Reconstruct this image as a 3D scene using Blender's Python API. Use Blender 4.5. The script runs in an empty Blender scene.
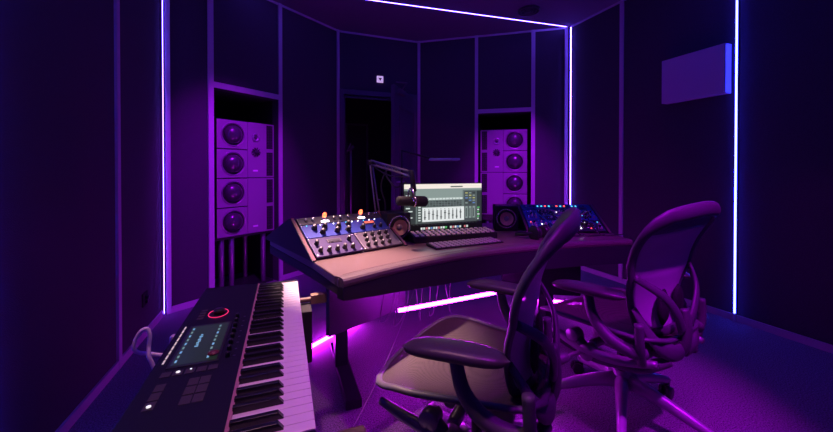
import bpy, math, random
from mathutils import Vector as V, Matrix as M
random.seed(7)
PI=math.pi; R=math.radians
sc=bpy.context.scene; COL=sc.collection

# ---------------------------------------------------------------- materials
MATS={}
def mat(name,col,rough=.6,metal=0.,bump=0.,bscale=60.,var=0.,emit=None,es=0.,alpha=1.,coat=0.,spec=.5,sheen=0.):
    m=bpy.data.materials.new(name); m.use_nodes=True; nt=m.node_tree; b=nt.nodes['Principled BSDF']
    b.inputs['Base Color'].default_value=(*col,1); b.inputs['Roughness'].default_value=rough; b.inputs['Metallic'].default_value=metal
    b.inputs['Specular IOR Level'].default_value=spec; b.inputs['Coat Weight'].default_value=coat
    b.inputs['Sheen Weight'].default_value=sheen; b.inputs['Alpha'].default_value=alpha
    tc=nt.nodes.new('ShaderNodeTexCoord')
    if var or bump:
        n=nt.nodes.new('ShaderNodeTexNoise'); n.inputs['Scale'].default_value=bscale; n.inputs['Detail'].default_value=6
        nt.links.new(tc.outputs['Object'],n.inputs['Vector'])
        if var:
            r=nt.nodes.new('ShaderNodeValToRGB')
            r.color_ramp.elements[0].position=.35; r.color_ramp.elements[1].position=.65
            r.color_ramp.elements[0].color=(*[c*(1-var) for c in col],1); r.color_ramp.elements[1].color=(*[min(1,c*(1+var)) for c in col],1)
            nt.links.new(n.outputs['Fac'],r.inputs['Fac']); nt.links.new(r.outputs['Color'],b.inputs['Base Color'])
        if bump:
            bp=nt.nodes.new('ShaderNodeBump'); bp.inputs['Strength'].default_value=bump; bp.inputs['Distance'].default_value=.004
            nt.links.new(n.outputs['Fac'],bp.inputs['Height']); nt.links.new(bp.outputs['Normal'],b.inputs['Normal'])
    if emit: b.inputs['Emission Color'].default_value=(*emit,1); b.inputs['Emission Strength'].default_value=es
    MATS[name]=m; return m
FAB=mat('wall_fabric',(.052,.042,.062),.95,bump=.5,bscale=240,var=.15)
CEIL=mat('ceiling_fabric',(.16,.13,.20),.95,bump=.4,bscale=200,var=.1)
CARPET=mat('carpet',(.175,.14,.18),1.,bump=1.,bscale=170,var=.75,sheen=.2)
TRIM=mat('trim_painted',(.50,.46,.52),.45,bump=.05)
ALU=mat('aluminium',(.72,.72,.76),.32,1.)
BLK=mat('black_satin',(.018,.018,.02),.38)
BLKM=mat('black_matte',(.012,.012,.014),.8)
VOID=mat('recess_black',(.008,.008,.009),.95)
DOORM=mat('door_dark_paint',(.085,.08,.10),.35)
DESKT=mat('desk_top_laminate',(.13,.09,.085),.28,bump=.05,bscale=400,spec=.6)
PADM=mat('desk_pad_leather',(.09,.065,.065),.38,bump=.25,bscale=300)
DESKB=mat('desk_body_lacquer',(.016,.015,.022),.42)
DESKL=mat('desk_leg_steel',(.12,.11,.13),.5,.3)
SPKM=mat('loudspeaker_lacquer',(.28,.25,.29),.34,bump=.03)
CONE=mat('woofer_cone',(.05,.042,.055),.30,coat=1.)
RIMM=mat('woofer_rim',(.40,.37,.42),.3,.6)
CHK=mat('cheek_edge_lit_rose',(.20,.05,.09),.35)  # magenta light on the rack cheek edges, put into the colour
STRB=mat('strip_lit',(.7,.6,.6),.5,emit=(1,.8,.75),es=.35)
BLUE2=mat('synth_blue_plate',(.09,.15,.55),.35,.1)
TEAL2=mat('synth_teal_plate',(.04,.22,.42),.35,.1)
GREY2=mat('synth_grey_plate',(.36,.34,.42),.35,.1)
GRIL=mat('port_grille',(.02,.02,.02),.8)
WHT=mat('white_plastic',(.80,.80,.80),.4)
PIPE=mat('stand_pipe',(.30,.28,.32),.35,.7)
FRM=mat('chair_frame_graphite',(.085,.08,.095),.5,.05)
BASE=mat('chair_base_grey',(.38,.35,.40),.36,.25)
FRM2=mat('chair_frame_grey',(.26,.24,.27),.34,.4)
PADA=mat('arm_pad_vinyl',(.045,.04,.042),.38,bump=.12,bscale=150)
KEYW=mat('key_white',(.80,.74,.74),.28)
KEYB=mat('key_black',(.012,.011,.013),.25)
KBODY=mat('keyboard_shell',(.012,.010,.026),.5,spec=.18,bump=.15,bscale=500)
BTN=mat('button_rubber',(.055,.04,.05),.5)
BTNL=mat('button_lit_white',(.8,.8,.8),.5,emit=(1,1,1),es=.8)
SCRB=mat('small_screen_glass',(.01,.012,.012),.3,emit=(.03,.05,.04),es=.35)
SCRC=mat('small_screen_cyan',(.2,.4,.5),.4,emit=(.25,.65,.9),es=.45)
SCRG=mat('small_screen_green',(.2,.4,.3),.4,emit=(.35,.75,.6),es=.25)
RINGR=mat('dial_ring_red',(.6,.05,.1),.4,emit=(1,.03,.18),es=.8)
WOOD=mat('bench_vinyl_brown',(.07,.042,.028),.45,bump=.1,bscale=120)
BARM=mat('bar_bronze_wood',(.22,.15,.10),.4,bump=.1)
BLUEP=mat('blue_faceplate',(.035,.06,.36),.35,.2)
PURP=mat('plum_faceplate',(.05,.035,.12),.38,.3)
GREYP=mat('grey_faceplate',(.12,.10,.14),.4,.2)
DARKP=mat('dark_faceplate',(.05,.05,.07),.35,.3)
TEALP=mat('teal_faceplate',(.02,.16,.32),.35,.2)
SILV=mat('silver_fitting',(.75,.72,.72),.25,.9)
KNOBP=mat('knob_pale_pink',(.75,.5,.55),.35)
KNOBR=mat('knob_red',(.6,.03,.03),.35)
COPPER=mat('woofer_paper_tan',(.60,.38,.26),.5)
CBLP=mat('pale_rubber_cable',(.80,.55,.75),.35)
CBLB=mat('black_rubber_cable',(.02,.02,.022),.45)
GLASS=mat('tube_glass',(.9,.5,.3),.1,emit=(1,.11,.02),es=3.5)
AMBER=mat('amber_readout',(.5,.1,.05),.4,emit=(1,.16,.10),es=1.0)
LEDW=mat('led_white_and_glint',(.8,.8,.8),.4,emit=(.9,.85,1),es=4)  # indicator LEDs, and the white reflection below the valve tubes
LEDR=mat('meter_led_red',(.7,.1,.1),.4,emit=(1,.08,.05),es=2.5)
LEDC=mat('meter_led_cyan',(.1,.5,.6),.4,emit=(.1,.75,1),es=1.4)
LAMPE=mat('lamp_diffuser_frosted',(.55,.55,.7),.4)
def emat(name,col,s): return mat(name,(.8,.8,.8),.5,emit=col,es=s)
E_BLUE=emat('led_blue',(.03,.036,1.0),34)
E_VIOL=emat('led_violet',(.12,.062,1.0),27)
E_MAG=emat('led_magenta',(.66,.012,1.0),84)
E_ROSE=emat('led_purple_added',(.14,.012,1.0),14)
def mesh_mat(name,col,hole):
    m=bpy.data.materials.new(name); m.use_nodes=True; nt=m.node_tree; b=nt.nodes['Principled BSDF']
    b.inputs['Base Color'].default_value=(*col,1); b.inputs['Roughness'].default_value=.55
    tc=nt.nodes.new('ShaderNodeTexCoord'); w=nt.nodes.new('ShaderNodeTexWave'); w.inputs['Scale'].default_value=240
    w.bands_direction='X'; nt.links.new(tc.outputs['Object'],w.inputs['Vector'])
    w2=nt.nodes.new('ShaderNodeTexWave'); w2.inputs['Scale'].default_value=190; w2.bands_direction='Z'
    nt.links.new(tc.outputs['Object'],w2.inputs['Vector'])
    mu=nt.nodes.new('ShaderNodeMath'); mu.operation='MULTIPLY'
    nt.links.new(w.outputs['Fac'],mu.inputs[0]); nt.links.new(w2.outputs['Fac'],mu.inputs[1])
    mr=nt.nodes.new('ShaderNodeMapRange'); mr.inputs['To Min'].default_value=1.; mr.inputs['To Max'].default_value=1-hole
    nt.links.new(mu.outputs[0],mr.inputs['Value']); nt.links.new(mr.outputs['Result'],b.inputs['Alpha'])
    return m
PELL=mesh_mat('chair_mesh_back',(.62,.5,.66),.55)
PELS=mesh_mat('chair_mesh_seat',(.045,.03,.03),.35)
PELD=mesh_mat('chair_mesh_band',(.10,.09,.15),.3)

# ---------------------------------------------------------------- mesh builder
class MB:
    def __init__(s): s.v=[]; s.f=[]; s.m=[]; s.sm=[]; s.mats=[]
    def mi(s,m):
        if m not in s.mats: s.mats.append(m)
        return s.mats.index(m)
    def add(s,vs,fs,m,smooth=False):
        o=len(s.v); s.v+= [tuple(x) for x in vs]; k=s.mi(m)
        for f in fs: s.f.append([i+o for i in f]); s.m.append(k); s.sm.append(smooth)
        return s
    def box(s,lo,hi,m,T=None):
        x0,y0,z0=lo;x1,y1,z1=hi
        vs=[V(p) for p in((x0,y0,z0),(x1,y0,z0),(x1,y1,z0),(x0,y1,z0),(x0,y0,z1),(x1,y0,z1),(x1,y1,z1),(x0,y1,z1))]
        if T: vs=[T@v for v in vs]
        return s.add(vs,[(0,3,2,1),(4,5,6,7),(0,1,5,4),(1,2,6,5),(2,3,7,6),(3,0,4,7)],m)
    def prism(s,pts,z0,z1,m,T=None):   # pts ccw in xy
        n=len(pts); vs=[V((p[0],p[1],z0)) for p in pts]+[V((p[0],p[1],z1)) for p in pts]
        if T: vs=[T@v for v in vs]
        fs=[tuple(reversed(range(n))),tuple(range(n,2*n))]+[(i,(i+1)%n,n+(i+1)%n,n+i) for i in range(n)]
        return s.add(vs,fs,m)
    def lathe(s,prof,m,T=None,n=24,smooth=True):  # prof [(r,z)]
        vs=[];fs=[]
        for r,z in prof:
            for k in range(n):
                a=2*PI*k/n; vs.append(V((r*math.cos(a),r*math.sin(a),z)))
        if T: vs=[T@v for v in vs]
        for i in range(len(prof)-1):
            for k in range(n):
                k2=(k+1)%n; fs.append((i*n+k,i*n+k2,(i+1)*n+k2,(i+1)*n+k))
        fs.append(tuple(reversed(range(n)))); fs.append(tuple(range((len(prof)-1)*n,len(prof)*n)))
        return s.add(vs,fs,m,smooth)
    def cyl(s,a,b,r,m,r2=None,n=16,smooth=True):
        a=V(a);b=V(b);d=b-a; L=d.length; T=M.Translation(a)@d.to_track_quat('Z','Y').to_matrix().to_4x4()
        r2=r if r2 is None else r2; e=min(r,r2,L/2)*.12
        return s.lathe([(r-e,0),(r,e),(r2,L-e),(r2-e,L)],m,T,n,smooth)
    def sweep(s,pts,rad,m,closed=False,n=10,up=None,flat=1.,smooth=True):
        P=[V(p) for p in pts]; N=len(P)
        rad=rad if isinstance(rad,(list,tuple)) else [rad]*N
        tang=[]
        for i in range(N):
            if closed: t=P[(i+1)%N]-P[i-1]
            else: t=P[min(i+1,N-1)]-P[max(i-1,0)]
            tang.append(t.normalized())
        u=V(up) if up else (V((0,0,1)) if abs(tang[0].z)<.9 else V((1,0,0)))
        vs=[];fs=[]
        for i in range(N):
            t=tang[i]; 
            if up: w=V(up)
            else: w=u
            a=(w-t*w.dot(t)); a=a.normalized() if a.length>1e-6 else t.orthogonal().normalized()
            u=a; b=t.cross(a)
            for k in range(n):
                q=2*PI*k/n; vs.append(P[i]+a*math.cos(q)*rad[i]*flat+b*math.sin(q)*rad[i])
        seg=N if closed else N-1
        for i in range(seg):
            j=(i+1)%N
            for k in range(n):
                k2=(k+1)%n; fs.append((i*n+k,i*n+k2,j*n+k2,j*n+k))
        if not closed: fs.append(tuple(reversed(range(n)))); fs.append(tuple(range((N-1)*n,N*n)))
        return s.add(vs,fs,m,smooth)
    def grid(s,fn,nu,nv,th,m,smooth=True):   # thick sheet
        vs=[]
        G=[[V(fn(i/nu,j/nv)) for j in range(nv+1)] for i in range(nu+1)]
        def nrm(i,j):
            a=G[min(i+1,nu)][j]-G[max(i-1,0)][j]; b=G[i][min(j+1,nv)]-G[i][max(j-1,0)]
            c=a.cross(b); return c.normalized() if c.length>1e-9 else V((0,0,1))
        for sgn in(.5,-.5):
            for i in range(nu+1):
                for j in range(nv+1): vs.append(G[i][j]+nrm(i,j)*th*sgn)
        K=(nu+1)*(nv+1); I=lambda i,j,k:k*K+i*(nv+1)+j; fs=[]
        for i in range(nu):
            for j in range(nv):
                fs.append((I(i,j,0),I(i+1,j,0),I(i+1,j+1,0),I(i,j+1,0)))
                fs.append((I(i,j,1),I(i,j+1,1),I(i+1,j+1,1),I(i+1,j,1)))
        for i in range(nu):
            fs.append((I(i,0,0),I(i,0,1),I(i+1,0,1),I(i+1,0,0))); fs.append((I(i,nv,0),I(i+1,nv,0),I(i+1,nv,1),I(i,nv,1)))
        for j in range(nv):
            fs.append((I(0,j,0),I(0,j+1,0),I(0,j+1,1),I(0,j,1))); fs.append((I(nu,j,0),I(nu,j,1),I(nu,j+1,1),I(nu,j+1,0)))
        return s.add(vs,fs,m,smooth)
    def build(s,name,parent=None,bevel=0.,seg=2):
        me=bpy.data.meshes.new(name); me.from_pydata(s.v,[],s.f)
        for m in s.mats: me.materials.append(m)
        me.polygons.foreach_set('material_index',s.m); me.polygons.foreach_set('use_smooth',s.sm); me.update()
        o=bpy.data.objects.new(name,me); COL.objects.link(o)
        if parent is not None: o.parent=parent
        if bevel:
            b=o.modifiers.new('bevel','BEVEL'); b.width=bevel; b.segments=seg; b.limit_method='ANGLE'; b.angle_limit=R(40)
        return o
def crom(P,k=6,closed=False):
    P=[V(p) for p in P]; N=len(P); out=[]
    for i in range(N if closed else N-1):
        if closed: a,b,c,d=P[i-1],P[i],P[(i+1)%N],P[(i+2)%N]
        else: a,b,c,d=P[max(i-1,0)],P[i],P[i+1],P[min(i+2,N-1)]
        for q in range(k):
            t=q/k; out.append(.5*((2*b)+(c-a)*t+(2*a-5*b+4*c-d)*t*t+(3*b-a-3*c+d)*t**3))
    if not closed: out.append(P[-1])
    return out
def lerpl(vals,n):
    out=[]
    for i in range(n):
        t=i/(n-1)*(len(vals)-1); k=min(int(t),len(vals)-2); out.append(vals[k]+(vals[k+1]-vals[k])*(t-k))
    return out
def tag(o,label=None,cat=None,group=None,kind=None):
    if label: o['label']=label
    if cat: o['category']=cat
    if group: o['group']=group
    if kind: o['kind']=kind
    return o
def thing(name,label,cat,loc=(0,0,0),rz=0,group=None,mtx=None):
    o=bpy.data.objects.new(name,None); COL.objects.link(o); o.empty_display_size=.05
    if mtx is not None: o.matrix_world=mtx
    else: o.location=loc; o.rotation_euler=(0,0,rz)
    return tag(o,label,cat,group)
def struct(mb,name,bevel=0.): return tag(mb.build(name,None,bevel),kind='structure')
def copy_tree(o,parent=None):
    c=o.copy(); COL.objects.link(c); c.parent=parent
    for ch in o.children: copy_tree(ch,c)
    return c

# ---------------------------------------------------------------- room shell   (x across the room, y along it, camera above the origin)
H=2.87; XL,XR=-.9,3.21; YB=3.29; YC=4.38; XA,XB=.634,1.676; YN=-2.2; CX=1.155
fl=MB().box((XL-.7,YN-.1,-.1),(XR+.7,6.4,0),CARPET); struct(fl,'floor')
struct(MB().box((XL-.7,YN-.1,H),(XR+.7,6.4,H+.1),CEIL),'ceiling')
struct(MB().box((XL-.1,YN-.1,0),(XL,YB+.05,H),FAB),'wall_left')
struct(MB().box((XR,YN-.1,0),(XR+.1,YB+.05,H),FAB),'wall_right')
struct(MB().box((XL,YN-.1,0),(XR,YN,H),FAB),'wall_front')
LF=V((XA-XL,YC-YB,0)).length
def facet(side):   # frame with x along the facet from the outer corner, y outwards (behind), z up
    ex=V((XA-XL,YC-YB,0)).normalized(); 
    if side<0: o=V((XL,YB,0)); e=ex; out=V((-ex.y,ex.x,0))
    else: o=V((XR,YB,0)); e=V((-ex.x,ex.y,0)); out=V((ex.y,ex.x,0))
    T=M(((e.x,out.x,0,o.x),(e.y,out.y,0,o.y),(0,0,1,0),(0,0,0,1))); return T
DD={-1:(.39,1.037),1:(.437,1.085)}; RH=1.875
ntrim=[0]
def trim(lo,hi,T=None,b=.003):
    ntrim[0]+=1; return struct(MB().box(lo,hi,TRIM,T),'trim_%d'%ntrim[0])
for side,nm in((-1,'back_left'),(1,'back_right')):
    T=facet(side); w=MB(); D0,D1=DD[side]
    w.box((0,0,0),(D0,.1,H),FAB,T).box((D0,0,RH),(D1,.1,H),FAB,T).box((D1,0,0),(LF,.1,H),FAB,T)
    struct(w,'wall_'+nm)
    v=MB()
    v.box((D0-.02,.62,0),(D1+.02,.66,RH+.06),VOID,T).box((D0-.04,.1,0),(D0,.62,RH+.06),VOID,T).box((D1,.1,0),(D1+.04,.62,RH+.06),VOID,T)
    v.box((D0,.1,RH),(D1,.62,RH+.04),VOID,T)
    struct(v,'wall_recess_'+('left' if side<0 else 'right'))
    trim((D0-.045,-.016,0),(D0,.0,H),T); trim((D1,-.016,0),(D1+.04,.0,H),T)
    trim((D0,-.016,RH),(D1,.0,RH+.05),T)
    trim((.02,-.016,0),(.055,.0,H),T)
    trim((LF-.035,-.016,0),(LF,.0,H),T)
    trim((.055,-.008,H-.022),(D0-.045,.0,H),T); trim((D0,-.008,H-.022),(D1,.0,H),T); trim((D1+.04,-.008,H-.022),(LF-.035,.0,H),T)
    bb=MB().box((.055,-.012,0),(D0-.045,0,.05),TRIM,T).box((D1+.04,-.012,0),(LF-.035,0,.05),TRIM,T)
    struct(bb,'baseboard_'+nm)
# back wall with doorway
DL,DR,DH=.69,1.60,2.09
w=MB().box((XA,YC,0),(DL,YC+.1,H),FAB).box((DR,YC,0),(XB,YC+.1,H),FAB).box((DL,YC,DH),(DR,YC+.1,H),FAB); struct(w,'wall_back')
trim((XA,YC-.008,H-.022),(XB,YC,H))
fr=MB().box((DL-.05,YC-.03,0),(DL,YC+.12,DH+.06),DOORM).box((DR,YC-.03,0),(DR+.055,YC+.12,DH+.06),DOORM).box((DL,YC-.03,DH),(DR,YC+.12,DH+.06),DOORM)
fr.box((DL,YC+.03,0),(DL+.03,YC+.06,DH),DOORM).box((DL,YC+.03,DH-.03),(DR,YC+.06,DH),DOORM)
struct(fr,'door_frame',.004)
# vestibule behind the doorway
v=MB().box((DL-.45,YC+1.6,0),(DR+.5,YC+1.7,H),BLKM).box((DL-.5,YC+.1,0),(DL-.4,YC+1.7,H),BLKM).box((DR+.4,YC+.1,0),(DR+.5,YC+1.7,H),BLKM)
struct(v,'wall_vestibule')
v=MB()
for x0,x1 in((.98,1.36),):
    for a,b in(((x0,.0),(x0+.03,1.95)),((x1-.03,.0),(x1,1.95)),((x0,1.92),(x1,1.95))):
        v.box((a[0],YC+1.56,a[1]),(b[0],YC+1.6,b[1]),DOORM)
v.box((1.01,YC+1.585,.0),(1.33,YC+1.6,1.92),BLK); struct(v,'door_2')
# open door leaf
hv=V((DR,YC-.02,0)); ang=math.atan2(3.78*.935+.30*.354-4.38,(-.30*.935+3.78*.354)-1.60)
T=M.Translation(hv)@M.Rotation(ang,4,'Z')
dr=thing('door_1','open dark door leaf swung into the room from the back doorway','door',mtx=T); dr['kind']='structure'; del dr['category']
MB().box((.0,0,.01),(.86,.045,DH-.01),DOORM).build('panel',dr,.004)
fp=MB()
for s_ in(.045,-.012):
    fp.box((.14,s_,.25),(.72,s_+.012,.27),DESKL).box((.14,s_,1.86),(.72,s_+.012,1.88),DESKL).box((.14,s_,.27),(.16,s_+.012,1.86),DESKL).box((.70,s_,.27),(.72,s_+.012,1.86),DESKL)
fp.build('panel_molding',dr)
MB().cyl((.80,.045,1.02),(.80,.10,1.02),.011,ALU).cyl((.80,.095,1.02),(.68,.095,1.02),.009,ALU).build('handle',dr)
dc=MB().box((.60,.045,2.0),(.80,.09,2.05),DESKL).cyl((.70,.07,2.05),(.80,.16,2.10),.008,DESKL).cyl((.80,.16,2.10),(.84,.05,2.11),.007,DESKL); dc.build('door_closer',dr)
# side wall trims and baseboards
trim((XL,2.47,0),(XL+.014,2.51,H)); trim((XR-.014,2.57,0),(XR,2.61,H))
trim((XL,.62,0),(XL+.014,.66,H)); trim((XR-.014,.62,0),(XR,.66,H))
struct(MB().box((XL,YN,0),(XL+.012,YB-.035,.05),TRIM),'baseboard_left'); struct(MB().box((XR-.012,YN,0),(XR,YB-.035,.05),TRIM),'baseboard_right')
struct(MB().box((XL+.012,YN,0),(XR-.012,YN+.012,.05),TRIM),'baseboard_front')
trim((XR-.008,1.67,H-.02),(XR,YB-.035,H)); trim((XL,1.67,H-.02),(XL+.008,YB-.035,H))

# ---------------------------------------------------------------- LED strips
def led(a,b,side,e,label,w=.02,foot=0.,group=None):
    a=V(a);b=V(b);d=(b-a); L=d.length; z=d.normalized(); y=V(side).normalized(); x=y.cross(z)
    T=M(((x.x,y.x,z.x,a.x),(x.y,y.y,z.y,a.y),(x.z,y.z,z.z,a.z),(0,0,0,1)))
    t=thing('led_strip',label,'light strip',mtx=T,group=group)
    MB().box((-w*.45,0,0),(w*.45,.012,L),ALU).build('channel',t)
    if foot: MB().box((-w*.5,.012,0),(w*.5,.020,foot),ALU).build('end_profile',t)
    p=MB(); n=7; pts=[(math.cos(PI*k/(n-1))*w*.42,.012+math.sin(PI*k/(n-1))*w*.42) for k in range(n)]
    p.prism(pts,foot,L-.002,e); p.build('diffuser',t); return t
led((XR,1.623,0),(XR,1.623,H-.02),(-1,0,0),E_BLUE,'bright blue vertical LED strip on right wall beside the boxy wall panel',.015,.06)
led((XL,1.55,0),(XL,1.55,H-.02),(1,0,0),E_BLUE,'blue vertical LED strip at the left edge of the picture',.014,.06)
led((XL+.04,1.61,H),(XR-.04,1.61,H),(0,0,-1),E_BLUE,'blue ceiling LED strip spanning above the desk between the side walls',.018)
led((XR-.006,YB-.03,0),(XR-.006,YB-.03,H-.02),(-1,-.6,0),E_VIOL,'bright violet vertical LED strip in back right corner of room',.013,.05)
led((XL+.004,YB-.02,0),(XL+.004,YB-.02,H-.02),(1,-.3,0),E_VIOL,'thin white violet vertical LED strip in left corner behind the synthesizer',.006,.02)
led((-.44,3.59,H+.014),(XR-.02,3.30,H+.014),(0,0,-1),E_VIOL,'violet LED strip running across the ceiling to the back right corner',.014)
led((XL,-.1,.05),(XL,-.1,H-.02),(1,0,0),E_ROSE,'added unseen purple vertical LED strip on left wall behind the camera',.022)  # rear strips are added out of view to brighten the room
led((XR,-.1,.05),(XR,-.1,H-.02),(-1,0,0),E_ROSE,'added unseen purple vertical LED strip on right wall behind the chairs',.022)
led((XL+.04,-.1,H),(XR-.04,-.1,H),(0,0,-1),E_ROSE,'added unseen purple ceiling LED strip near the rear of the room',.022)
# glowing tubes under the desk
def tube(a,b,r,label,e):
    a=V(a);b=V(b);d=b-a;T=M.Translation(a)@d.to_track_quat('Z','Y').to_matrix().to_4x4()
    t=thing('led_tube',label,'light tube',mtx=T); L=d.length
    MB().cyl((0,0,.012),(0,0,L-.012),r,e).build('diffuser',t)
    for z in(0,L-.012): MB().cyl((0,0,z),(0,0,z+.012),r*1.15,ALU).build('end_cap',t)
    return t
tA=tube((.545,1.75,.405),(1.24,1.75,.43),.010,'glowing magenta tube light hanging under the front of the desk',E_MAG)
MB().cyl((.02,.02,0),(.02,.30,.02),.003,BLK,n=6).build('hanger',tA)
tube((.10,2.27,.02),(.52,2.60,.02),.012,'glowing magenta tube light lying on carpet behind desk leg',E_MAG)
tube((1.95,2.55,.02),(2.35,2.25,.02),.012,'added unseen magenta tube light on carpet behind the right end of desk',E_MAG)  # mirrored tube, added to bring more magenta light to this side

# ---------------------------------------------------------------- wall items
t=thing('wall_panel','white box-shaped panel mounted high on right wall beside blue strip','wall panel',(XR,1.66,1.735))
pb=MB().box((-.077,.0,0),(0,.48,.378),mat('panel_white',(.5,.48,.56),.4,bump=.05)); pb.build('body',t,.004)
MB().box((-.0795,.004,.004),(-.077,.012,.374),ALU).build('edge_strip',t)
t=thing('exit_sign','small white square sign with dark arrow above the doorway','sign',(1.155,YC,2.315))
MB().box((-.042,-.014,-.042),(.042,0,.042),mat('sign_white',(.85,.8,.9),.4,emit=(.85,.55,1),es=.55)).build('plate',t,.003)
MB().add([(-.024,-.0155,.016),(.024,-.0155,.016),(0,-.0155,-.022),(-.024,-.0135,.016),(.024,-.0135,.016),(0,-.0135,-.022)],[(0,2,1),(3,4,5),(0,1,4,3),(1,2,5,4),(2,0,3,5)],BLK).build('arrow',t)
t=thing('ceiling_diffuser','round ringed ceiling diffuser near back right corner of ceiling','vent',(2.46,3.10,H))
cm=mat('diffuser_dark',(.04,.035,.05),.4)
for r in(.118,.085,.052):
    MB().lathe([(r-.012,0),(r,-.010),(r-.003,-.022),(r-.016,-.024),(r-.022,-.008),(r-.024,0)],cm,n=32).build('ring',t)
MB().lathe([(.02,0),(.024,-.02),(.012,-.026)],cm).build('center_cap',t)
t=thing('wall_outlet','small black cable outlet low on left wall near the corner','outlet',(XL,2.896,.263))
MB().box((0,-.045,-.045),(.01,.045,.045),BLKM).build('plate',t,.003)
MB().cyl((.01,0,.012),(.03,0,.012),.013,BLK).cyl((.01,.0,-.02),(.024,0,-.02),.009,BLK).build('socket',t)

# ---------------------------------------------------------------- main loudspeakers
def main_speaker(side,label):
    T=facet(side); x0=.440 if side<0 else .482; W=.575; x1=x0+W
    # local frame: x from outer side to inner side, y outward(behind)
    t=thing('studio_loudspeaker',label,'loudspeaker',mtx=T@M.Translation((x0,.04,.528+(.05 if side>0 else 0))),group='main wall loudspeakers')
    hm=1.09/4
    MB().box((0,.012,0),(W,.42,1.09),BLK).build('cabinet',t)
    F=.0
    wx=.165; RT=M.Rotation(PI/2,4,'X')   # z -> -y
    for k in range(4):
        zb=k*hm
        b=MB().box((.0,F,zb+.004),(W*.50,F+.014,zb+hm-.006),SPKM); b.build('woofer_baffle',t,.003)
        zc=zb+hm/2; RR=M.Translation((wx-.015,F,zc))@RT
        wf=MB().lathe([(.110,0),(.1135,.003),(.111,.006),(.103,.003),(.103,0)],RIMM,RR,32).build('woofer',t)
        MB().lathe([(.100,.0),(.097,.004),(.090,.004),(.084,.001),(.084,0)],BLK,RR,32).build('surround',wf)
        MB().lathe([(.086,.0),(.084,.010),(.074,.027),(.052,.043),(.026,.052),(.002,.054)],CONE,RR,32).build('cone',wf)
        MB().box((W-.085,F-.002,zb+.018),(W-.018,F+.012,zb+hm-.018),GRIL).build('port_grille',t)
        gm=MB()
        for gx in(0,1):
            for gz in range(8):
                c=(W-.068+gx*.033,F-.002,zb+.036+gz*.028)
                gm.cyl(c,(c[0],F-.005,c[2]),.010,BLK,n=8)
        gm.build('grille_cells',t)
    for k in range(2):
        zb=k*2*hm
        MB().box((W*.50+.003,F,zb+.004),(W-.09,F+.014,zb+2*hm-.004),SPKM).build('center_baffle',t,.003)
        MB().box((W-.09,F+.002,zb+.004),(W,F+.014,zb+2*hm-.004),SPKM).build('side_baffle',t,.002)
        MB().box((W*.5+.055,F-.004,zb+.062),(W*.5+.105,F,zb+.078),mat('badge_white',(.85,.85,.85),.4)).build('badge',t)
    cxm=W*.5+.085
    RR=M.Translation((cxm,F,3.45*hm))@RT
    tw=MB().lathe([(.040,0),(.043,.004),(.036,.010),(.020,.004),(.020,.0)],RIMM,RR,24).build('tweeter',t)
    MB().lathe([(.018,0),(.016,.006),(.002,.010)],CONE,RR,16).build('dome',tw)
    RR=M.Translation((cxm,F,2.93*hm))@RT
    md=MB().lathe([(.020,0),(.020,.014),(.010,.020)],CONE,RR,16)
    for k in range(10):
        a=2*PI*k/10; q=RR@V((math.cos(a)*.045,math.sin(a)*.045,.008)); q0=RR@V((math.cos(a)*.018,math.sin(a)*.018,.012))
        md.cyl(q0,q,.006,BLK,n=6)
    md.build('midrange',t)
    # stand pipes
    s=thing('speaker_stand','purple lit pipe stand beneath the %s wall loudspeaker'%('left' if side<0 else 'right'),'stand',mtx=T@M.Translation((x0,.04,0)))
    MB().box((0,.02,.505),(W,.40,.528 if side<0 else .577),BLK).build('top_plate',s,.003)
    MB().box((0,.02,0),(W,.40,.02),BLK).build('base_plate',s,.003)
    for px,py in((.065,.06),(.16,.06),(W-.09,.06),(.11,.34),(W-.12,.34)):
        MB().cyl((px,py,.02),(px,py,.505),.024,PIPE,n=20).build('pipe',s)
    return t
main_speaker(-1,'tall purple lit loudspeaker with four woofers in left wall recess')
main_speaker(1,'tall purple lit loudspeaker with four woofers in right wall recess')

# mic stand in the vestibule
t=thing('microphone_stand','thin black microphone stand seen through the dark doorway','stand',(.86,YC+.45,0))
MB().cyl((0,0,.25),(0,0,1.42),.012,ALU).build('pole',t)
for k in range(3):
    a=k*2.1+.4; MB().cyl((0,0,.30),(.28*math.cos(a),.28*math.sin(a),.01),.008,PIPE,n=8).build('leg',t)
MB().cyl((-.03,0,1.42),(.04,0,1.48),.024,DESKL).cyl((-.05,0,1.40),(.0,.0,1.52),.008,PIPE,n=8).build('clamp',t)

# ---------------------------------------------------------------- desk
TB,TT=.668,.75
front=[(.199,1.262),(.39,1.347),(.60,1.42),(.80,1.465),(1.009,1.486),(1.22,1.49),(1.45,1.475),(1.65,1.45),(1.843,1.414)]
front=[(p.x,p.y) for p in crom([(a,b,0) for a,b in front],4)]
def inset(pts,d):
    out=[]
    for i,p in enumerate(pts):
        a=V(pts[max(i-1,0)]);b=V(pts[min(i+1,len(pts)-1)]);t=(b-a).normalized(); out.append((p[0]-t.y*d,p[1]+t.x*d))
    return out
desk=thing('studio_desk','large dark curved studio desk with sloped rack wings','desk',(1.02,1.9,0))
dt=M.Translation((-1.02,-1.9,0))
f2=inset(front,.058); f2[0]=(.185,1.285); f2[-1]=(1.858,1.47)
back=[(1.93,1.64),(2.13,2.20),(1.02,2.30),(-.077,2.17),(.115,1.573)]
MB().prism(f2+back,TT-.035,TT,DESKT,dt).build('desktop',desk,.004)
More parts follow.
